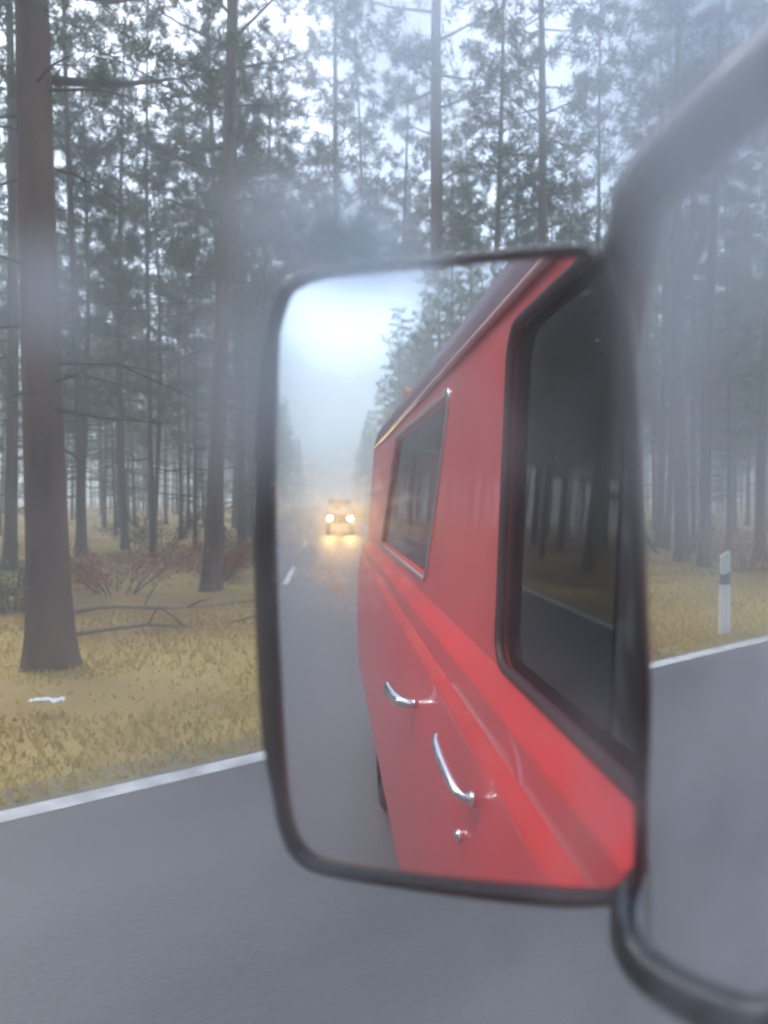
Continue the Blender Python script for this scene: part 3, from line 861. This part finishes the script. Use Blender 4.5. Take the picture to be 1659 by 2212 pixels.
# undergrowth bushes
def bush(x, y, rx, h, leaf, label, seed, n=900, lw=.05):
    rng = random.Random(seed)
    t = empty('undergrowth_bush', (x, y, ground_z(x, y))); tag(t, label, 'bush', 'undergrowth bushes between the trunks')
    sb = MB(); fb = MB()
    for k in range(16):
        az = rng.uniform(0, 6.28); q = rng.uniform(.2, 1); tip = Vector((math.cos(az) * rx * q, math.sin(az) * rx * q, h * rng.uniform(.5, 1)))
        st = Vector((math.cos(az) * rx * .15, math.sin(az) * rx * .15, -.05))
        sb.tube([st, st.lerp(tip, .5) + Vector((0, 0, h * .12)), tip], [.014, .009, .003], 4, 0, False)
        for _ in range(n // 16):
            u = rng.uniform(.35, 1.05)
            c = st.lerp(tip, u) + Vector((rng.gauss(0, .13), rng.gauss(0, .13), rng.gauss(0, .1)))
            tufts(fb, c, Vector((0, 0, .4)), rng, 3, lw * 1.3, lw * .22, 0)
    sb.build('stem', M['twig'], t, fix=False); fb.build('foliage', M[leaf], t, fix=False)
for i, (px, D, rx, h, leaf, lab) in enumerate([
    (250, 15.5, 2.0, .95, 'bushleaf', 'reddish-brown low bush just right of the thickest trunk'),
    (20, 14.0, 1.2, .9, 'bushgreen', 'green low bush at the left edge behind the thickest trunk'),
    (540, 21.0, 1.8, 1.5, 'bushgreen', 'yellow-green bush left of the wing mirror edge'),
    (470, 17.0, 1.3, .8, 'bushleaf', 'brown bush at the foot of the pinkish trunk'),
    (1450, 24.0, 2.2, 1.2, 'bushgreen', 'green bush behind the two close trunks right of the mirror'),
    (1620, 19.0, 1.6, .9, 'bushleaf', 'brown bush at the right edge behind the delineator post'),
    (350, 24.0, 2.0, 1.4, 'bushgreen', 'pale green bush among thin trunks left of the mirror'),
]):
    x, y = at(px, D); bush(x, y, rx, h, leaf, lab, 100 + i)

# dry grass on the verge and thin grass into the trees
def grass(name, n, m, seed, xr, yr, hr, label):
    rng = np.random.default_rng(seed)
    x = -(xr[0] + (xr[1] - xr[0]) * rng.random(n) ** 1.35); y = yr[0] + (yr[1] - yr[0]) * rng.random(n)
    keep = np.array([noise.noise(Vector((a * .5, c * .5, 7.7 + seed))) > -.18 - .25 * rng.random() for a, c in zip(x, y)])
    x, y = x[keep], y[keep]; k = len(x)
    z = np.array([ground_z(a, c) for a, c in zip(x, y)]) - .01
    h = hr[0] + (hr[1] - hr[0]) * rng.random(k); az = rng.random(k) * 6.283; w = .006 + .010 * rng.random(k); ben = h * (.3 + .8 * rng.random(k)); ab = rng.random(k) * 6.283
    dx, dy = np.cos(az) * w, np.sin(az) * w; bx, by = np.cos(ab) * ben, np.sin(ab) * ben
    P = np.stack([np.stack([x - dx, y - dy, z], 1), np.stack([x + dx, y + dy, z], 1),
                  np.stack([x + dx * .7 + bx * .4, y + dy * .7 + by * .4, z + h * .65], 1), np.stack([x - dx * .7 + bx * .4, y - dy * .7 + by * .4, z + h * .65], 1),
                  np.stack([x + bx, y + by, z + h], 1)], 1).reshape(-1, 3)
    i = np.arange(k) * 5
    quads = np.stack([i, i+1, i+2, i+3], 1); tris = np.stack([i+3, i+2, i+4], 1)
    me = bpy.data.meshes.new(name)
    li = np.concatenate([quads.ravel(), tris.ravel()]).astype(np.int32)
    me.vertices.add(len(P)); me.vertices.foreach_set('co', P.astype(np.float32).ravel())
    me.loops.add(len(li)); me.loops.foreach_set('vertex_index', li)
    me.polygons.add(2 * k); me.polygons.foreach_set('loop_start', np.concatenate([np.arange(k) * 4, 4 * k + np.arange(k) * 3]).astype(np.int32))
    me.update(calc_edges=True)
    o = link_mesh(name, me, m); tag(o, label, 'grass', kind='stuff')
grass('dry_grass', 60000, M['grass'], 1, (4.62, 13), (-4, 22), (.025, .085), 'dry yellow-brown grass covering the road verge')
grass('green_grass', 30000, M['moss'], 2, (5.0, 24), (-3, 32), (.02, .06), 'patchy greenish grass and moss under the pines')

# ------------------------------------------------------------------ mist
b = MB(); b.box((-340, -380, -2.0), (340, 340, 29.0))
m, nt, out = node_mat('mist')
pv = nt.nodes.new('ShaderNodeVolumePrincipled')
pv.inputs['Color'].default_value = (0.84, 0.94, 0.98, 1)
pv.inputs['Density'].default_value = 0.0065
pv.inputs['Anisotropy'].default_value = 0.1
nt.links.new(pv.outputs[0], out.inputs['Volume'])
h = b.build('haze', m); tag(h, 'pale winter mist filling the forest and the road', 'mist', kind='stuff')
